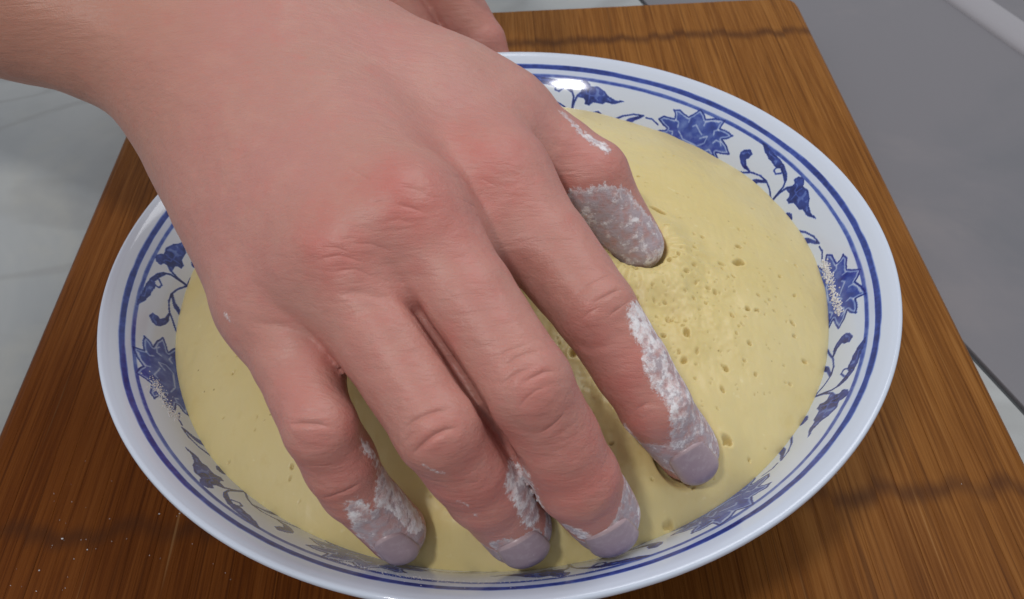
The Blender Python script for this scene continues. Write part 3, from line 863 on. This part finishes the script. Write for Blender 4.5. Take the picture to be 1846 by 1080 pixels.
# ------------------------------------------------------------------ second hand, holding the far side of the bowl
HB = {'fingers': [
        ([A3(-2, 127, 36), A3(-8, 136, 52), A3(-22, 149, 72), A3(-44, 160, 98)], (8.5, 9.6, 10.6, 12.5)),
        ([A3(-24, 124, 36), A3(-31, 134, 52), A3(-44, 148, 74), A3(-62, 163, 102)], (8.6, 9.8, 10.8, 12.5)),
        ([A3(-46, 116, 37), A3(-52, 127, 53), A3(-64, 143, 76), A3(-80, 163, 103)], (8.3, 9.4, 10.2, 12.0)),
        ([A3(-66, 106, 40), A3(-71, 116, 54), A3(-80, 133, 74), A3(-96, 158, 100)], (7.2, 8.0, 8.8, 11.0))],
      'wrist': A3(-80, 236, 150), 'fore': A3(-96, 330, 190)}
def hand2_sdf(P):
    P = np.asarray(P, np.float32)
    pm = None
    for (J, r), w in zip(HB['fingers'], (A3(-58, 226, 146), A3(-72, 230, 150), A3(-84, 232, 150), A3(-98, 230, 146))):
        c = rcone(P, w, J[3], 16, 12.5)
        pm = c if pm is None else smin(pm, c, 14)
    pm = smin(pm, rcone(P, HB['wrist'], HB['fore'], 25, 29), 18)
    tot = smin(pm, smin(rcone(P, A3(-54, 214, 138), A3(-22, 176, 128), 15, 12), smin(rcone(P, A3(-22, 176, 128), A3(-12, 150, 112), 11.5, 10.5), rcone(P, A3(-12, 150, 112), A3(-14, 128, 100), 10.5, 8.5), 5), 8), 12)
    for J, r in HB['fingers']:
        tot = smin(tot, smin(pm, finger_sdf(P, J, r), 7), 2.0)
    return tot
V, F = surface_nets(hand2_sdf, (-140, 88, 18), (24, 372, 232), 2.0)
V, F = subdivide(V, F)
N = sdf_grad(hand2_sdf, V); V = V - N * hand2_sdf(V)[:, None]
V = V + A3(4.5, 0, 0) + N * (0.22 * vnoise(V, 0.11, 31) + 0.1 * vnoise(V, 0.3, 32))[:, None]
me = np_mesh("hand", V * 0.001, F, M_skin)
r2 = np.zeros(len(V))
for J, r in HB['fingers']:
    for q in (J[1], J[2]): r2 = np.maximum(r2, 0.5 * np.exp(-((V - A3(4.5, 0, 0) - q) ** 2).sum(1) / 13 ** 2))
attr(me, "red", r2); attr(me, "flour", np.full(len(V), -1.0)); attr(me, "white", np.zeros(len(V)))
hand2 = tag(link(bpy.data.objects.new("hand", me)), "second hand holding the far rim of the bowl from behind, mostly out of frame", "hand")

# ------------------------------------------------------------------ the risen dough
PORES = [(44.1,-19.0,0.89),(47.2,-19.5,0.65),(51.8,-22.7,0.61),(59.6,-4.6,0.51),(56.2,-11.5,0.59),(41.7,-17.5,0.41),(37.3,-23.9,0.72),(41.6,-32.8,0.47),(43.1,-33.3,0.31),(44.7,-37.4,0.62),(46.4,-36.5,0.31),(47.0,-38.2,0.39),(48.4,-39.5,0.47),(49.1,-41.6,0.93),(46.4,-47.1,0.46),(51.3,-46.3,0.54),(47.4,-49.4,0.77),(59.5,-26.1,0.57),(56.1,-30.7,0.48),(68.3,-29.5,0.66),(71.3,-29.2,0.41),(65.5,-35.4,0.4),(58.8,-49.7,0.62),(66.9,-49.3,0.43),(55.3,-44.6,0.27),(60.1,-44.6,0.24),(50.6,-49.9,0.38),(64.4,-46.2,0.47),(57.1,-4.3,0.34),(43.7,-17.7,0.33),(65.5,-24.3,0.33),(64.6,-19.6,0.42),(63.5,-16.4,0.42),(69.6,-11.9,1.11),(68.3,-12.8,1.02),(63.4,-14.7,0.59),(54.8,-71.0,0.45),(61.4,-72.1,0.38),(35.2,-81.4,0.33),(51.2,-78.3,0.19),(41.6,-80.4,0.33),(45.7,-80.7,0.44),(66.6,-67.8,0.23),(66.7,-72.7,0.23),(38.3,-88.6,0.72),(39.4,-88.3,0.72),(28.0,-63.4,0.37),(25.2,-58.7,0.44),(67.0,-49.4,0.46),(75.5,-49.1,0.31),(76.0,-44.4,0.31),(53.7,-54.8,0.3),(65.7,-55.2,0.3),(54.3,-62.2,0.37),(54.8,-70.9,0.36),(61.4,-72.0,0.37),(68.2,-29.8,0.55),(71.0,-29.2,0.4),(58.7,-49.1,0.53),(66.7,-40.9,0.62),(82.9,-40.8,0.64),(79.8,-29.7,0.32),(-71.8,-63.5,0.38),(-54.2,-71.8,0.44),(-51.5,-77.6,0.29),(-64.6,-57.8,0.3),(-62.0,-55.9,0.23),(-73.2,-38.2,0.47),(-72.6,-33.1,0.4),(64.2,39.9,0.47),(55.3,14.8,0.34),(54.1,2.2,0.33),(44.1,21.1,0.52)]
step = 0.36
ax_ = np.arange(-101, 101.01, step)
X, Y = np.meshgrid(ax_, ax_, indexing='ij')
def dough_z(X, Y):
    r = np.hypot(X, Y); th = np.arctan2(Y, X)
    a = 98.3 + 0.5 * np.sin(3 * th + 1) + 0.35 * np.sin(7 * th) + 0.25 * np.sin(13 * th + 2)
    q = np.clip(1 - (r / a) ** 2.5, 0, None)
    z = 45.2 + 27.0 * q + 1.3 * (1 - np.exp(-q * 40))
    z = np.where(r > a, 45.2 - (r - a) * 4.0, z)
    return z
Z = dough_z(X, Y)
PQ = np.c_[X.ravel(), Y.ravel(), np.zeros(X.size)]
Z += (0.9 * vnoise(PQ, 0.035, 41) + 0.32 * vnoise(PQ, 0.11, 42) + 0.07 * vnoise(PQ * (1, 0.45, 1), 0.5, 43)).reshape(X.shape)
# dents under the pressing fingers, with the dough pushed up around them
Z -= 3.0 * np.exp(-(((X + 20) / 45) ** 2 + ((Y + 45) / 40) ** 2))
tips = [(J[0], RADII[n_][0]) for n_, J in FINGERS.items()] + [(THUMB[0], TH_R[0])]
for T, r_ in tips:
    d = np.hypot(X - T[0], Y - T[1])
    edge_ok = sstep(99, 90, np.hypot(X, Y))
    Z += edge_ok * (2.6 * np.exp(-((d - 12) / 6) ** 2) + 1.5 * np.exp(-(d / 11) ** 2))
for T, r_ in tips:
    d = np.hypot(X - T[0], Y - T[1]); rr = r_ + 1.0
    under = np.where(d < rr, T[2] - np.sqrt(np.maximum(rr * rr - d * d, 0)), T[2] + (d - rr) * 3)
    h_ = np.maximum(3.0 - np.abs(Z - under), 0) / 3.0
    Z = np.minimum(Z, under) - h_ * h_ * 0.75
# torn, bubbly patch between thumb and first finger
patch = np.exp(-(((X - 50) / 17) ** 2 + ((Y + 30) / 22) ** 2)) + 0.8 * np.exp(-(((X - 22) / 14) ** 2 + ((Y + 52) / 26) ** 2))
rr_ = np.hypot(X - THUMB[0][0], Y - THUMB[0][1])
aa_ = np.arctan2(Y - THUMB[0][1], X - THUMB[0][0])
Z += (patch * (1.1 * vnoise(PQ, 0.14, 51) + 0.5 * vnoise(PQ * (1, 0.55, 1), 0.40, 52) + 0.22 * vnoise(PQ, 0.95, 53)).reshape(X.shape))
Z += 0.35 * np.exp(-((rr_ - 15) / 9) ** 2) * np.sin(aa_ * 17 + 3 * np.sin(aa_ * 3)) * sstep(7, 12, rr_)
Z += 0.05 * (vnoise(PQ * (1, 0.4, 1), 0.9, 54) + vnoise(PQ * (0.5, 1, 1), 0.7, 55)).reshape(X.shape)
pores = list(PORES)
r2_ = np.random.default_rng(5)
while len(pores) < 420:
    x, y = r2_.normal(50, 15), r2_.normal(-30, 18)
    if len(pores) > 200: x, y = r2_.normal(52, 28), r2_.normal(-32, 36)
    if len(pores) > 330: x, y = r2_.uniform(-85, 90), r2_.uniform(-85, 85)
    if math.hypot(x, y) < 92: pores.append((x, y, 0.16 + 0.14 * r2_.exponential()))
pore = np.zeros_like(Z)
for x, y, r in pores:
    r = max(r, 0.22) * 0.95
    asp = r2_.uniform(0.7, 1.5); an = r2_.uniform(0, 3.14)
    i0, i1 = np.searchsorted(ax_, (x - 6 * r - 1, x + 6 * r + 1)); j0, j1 = np.searchsorted(ax_, (y - 6 * r - 1, y + 6 * r + 1))
    sx, sy = X[i0:i1, j0:j1] - x, Y[i0:i1, j0:j1] - y
    u = (sx * math.cos(an) + sy * math.sin(an)) * asp; v = (-sx * math.sin(an) + sy * math.cos(an)) / asp
    d = np.hypot(u, v)
    Z[i0:i1, j0:j1] += -1.9 * r * np.exp(-(d / r) ** 4) + 0.16 * r * np.exp(-((d - 1.7 * r) / (0.6 * r)) ** 2)
    pore[i0:i1, j0:j1] = np.maximum(pore[i0:i1, j0:j1], np.exp(-(d / (1.15 * r)) ** 4))
keep = np.hypot(X, Y) < 100.2
idx = np.full(X.shape, -1); idx[keep] = np.arange(keep.sum())
Q = np.stack([idx[:-1, :-1], idx[1:, :-1], idx[1:, 1:], idx[:-1, 1:]], -1).reshape(-1, 4)
Q = Q[(Q >= 0).all(1)]
t = NT("dough")
p = t.pos()
n1 = t.noise(p, 22, 4, 0.55); n2 = t.noise(p, 160, 4, 0.6)
col = t.mix(t.rng(n1, 0.3, 0.7), (0.685, 0.556, 0.238), (0.705, 0.592, 0.295))
col = t.mix(t.math('MULTIPLY', t.rng(n2, 0.55, 0.8), 0.35), col, (0.62, 0.47, 0.17))
col = t.mix(t.math('MULTIPLY', t.rng(t.noise(p, 380, 2), 0.66, 0.78), 0.30), col, (0.82, 0.74, 0.47))
col = t.mix(t.math('MULTIPLY', t.attr("pore"), 0.55), col, (0.42, 0.29, 0.08))  # shade inside the air holes painted into the dough colour
vo = t.n("ShaderNodeTexVoronoi", {"Vector": p, "Scale": 330.0, "Randomness": 1.0})
speck = t.math('MULTIPLY', t.rng(vo.outputs["Distance"], 0.05, 0.13, 1.0, 0.0), t.rng(t.n("ShaderNodeSeparateColor", {0: vo.outputs["Color"]}).outputs[0], 0.90, 0.94))
col = t.mix(t.math('MULTIPLY', speck, 0.75), col, (0.30, 0.20, 0.06))
hg = t.math('ADD', t.math('MULTIPLY', t.noise(t.pos(scale=(1, 0.5, 1)), 260, 4, 0.6), 0.8), t.math('MULTIPLY', t.noise(p, 900, 3, 0.6), 0.25))
t.bsdf(Base_Color=col, Roughness=0.40, Specular_IOR_Level=0.45, Subsurface_Weight=0.25, Subsurface_Radius=(1.0, 0.75, 0.35), Subsurface_Scale=0.002,
       Normal=t.bump(hg, 0.22, 0.0006))
M_dough = t.mat
me = np_mesh("dough", np.c_[X[keep], Y[keep], Z[keep]] * 0.001, Q, M_dough)
attr(me, "pore", pore[keep])
tag(link(bpy.data.objects.new("dough", me)), "domed pale yellow risen dough with small air holes filling the bowl", "dough")
# ------------------------------------------------------------------ loose flour
t = NT("dry_flour")
t.bsdf(Base_Color=t.mix(t.noise(t.pos(), 700, 3), (0.60, 0.59, 0.62), (0.80, 0.79, 0.80)), Roughness=0.9, Specular_IOR_Level=0.2)
M_flour = t.mat
PHI = (1 + 5 ** 0.5) / 2
ICO_V = np.array([(-1, PHI, 0), (1, PHI, 0), (-1, -PHI, 0), (1, -PHI, 0), (0, -1, PHI), (0, 1, PHI), (0, -1, -PHI), (0, 1, -PHI), (PHI, 0, -1), (PHI, 0, 1), (-PHI, 0, -1), (-PHI, 0, 1)]) / 1.902
ICO_F = np.array([(0, 11, 5), (0, 5, 1), (0, 1, 7), (0, 7, 10), (0, 10, 11), (1, 5, 9), (5, 11, 4), (11, 10, 2), (10, 7, 6), (7, 1, 8), (3, 9, 4), (3, 4, 2), (3, 2, 6), (3, 6, 8), (3, 8, 9), (4, 9, 5), (2, 4, 11), (6, 2, 10), (8, 6, 7), (9, 8, 1)])
def crumbs(name, places, label):
    """places: (point, normal, size) in metres; flat irregular grains in one mesh"""
    Vs, Fs = [], []
    for k, (p, n, s) in enumerate(places):
        n = np.asarray(n, float) / np.linalg.norm(n)
        u = np.cross(n, (0.3, 0.9, 0.2)); u /= np.linalg.norm(u); w = np.cross(n, u)
        a = rng.uniform(0, 6.28); u, w = u * math.cos(a) + w * math.sin(a), -u * math.sin(a) + w * math.cos(a)
        q = ICO_V * rng.uniform(0.65, 1.25, (12, 1)) * s * (1, rng.uniform(0.5, 1), 0.45)
        Vs.append(np.asarray(p) + q[:, :1] * u + q[:, 1:2] * w + q[:, 2:] * n)
        Fs.append(ICO_F + 12 * k)
    me = np_mesh(name, np.concatenate(Vs), np.concatenate(Fs), M_flour)
    return tag(link(bpy.data.objects.new(name, me)), label, "flour", kind="stuff")
seg_all = np.concatenate([IN_PROF]); al = np.r_[0, np.cumsum(np.linalg.norm(np.diff(seg_all, axis=0), axis=1))]
al = (al[-1] - al) * 1000 + 1.3
def on_wall(deg, s):
    r = np.interp(-s, -al, seg_all[:, 0]); z = np.interp(-s, -al, seg_all[:, 1])
    r2 = np.interp(-(s + 0.5), -al, seg_all[:, 0]); z2 = np.interp(-(s + 0.5), -al, seg_all[:, 1])
    c, sn = math.cos(R(deg)), math.sin(R(deg))
    nr, nz = -(z - z2), (r - r2)
    return (r * c, r * sn, z), (nr * c, nr * sn, nz)
def smear(path, spread, count, size):
    path = np.array(path); out = []
    for _ in range(count):
        k = rng.uniform(0, len(path) - 1); i = int(k); d, s = lerp(path[i], path[i + 1], k - i)
        p, n = on_wall(d + rng.normal(0, spread) / 1.85, s + rng.normal(0, spread))
        out.append((p, n, rng.uniform(0.4, 1.0) * size))
    return out
crumbs("flour_smear", smear([(1.0, 20.0), (-2.7, 20.2), (-7.7, 20.0), (-12.1, 19.1)], 0.75, 420, 0.00050), "crusty white flour smear on the lotus at the right wall of the bowl")
crumbs("flour_smear", smear([(-158.7, 14.8), (-156.6, 16.0), (-153.2, 17.3), (-151.2, 18.4)], 1.15, 330, 0.00034), "dusty flour smear on the lotus at the left wall of the bowl")
crumbs("flour_smear", smear([(-112.0, 11.5), (-104.6, 11.0), (-96.5, 11.5), (-88.0, 11.0), (-80.0, 11.5)], 1.6, 520, 0.00022), "flour dust along the near wall of the bowl below the fingertips")
sp = []
for _ in range(45):
    c = [(-129, -48), (-126, -42), (-129, -57), (-122, -35), (-100, -51), (-131, -66)][rng.integers(6)]
    x, y = rng.normal(c[0], 13), rng.normal(c[1], 12)
    sp.append(((x / 1000, y / 1000, 0.00012), (0, 0, 1), 0.00008 + 0.00008 * rng.exponential()))
for _ in range(25):
    sp.append(((rng.uniform(-0.15, 0.15), rng.uniform(-0.12, 0.2), 0.00012), (0, 0, 1), rng.uniform(0.00008, 0.0002)))
crumbs("flour_specks", [q for q in sp if math.hypot(q[0][0], q[0][1]) > 0.06 and abs(q[0][0]) < 0.15], "white flour specks scattered on the bamboo board")
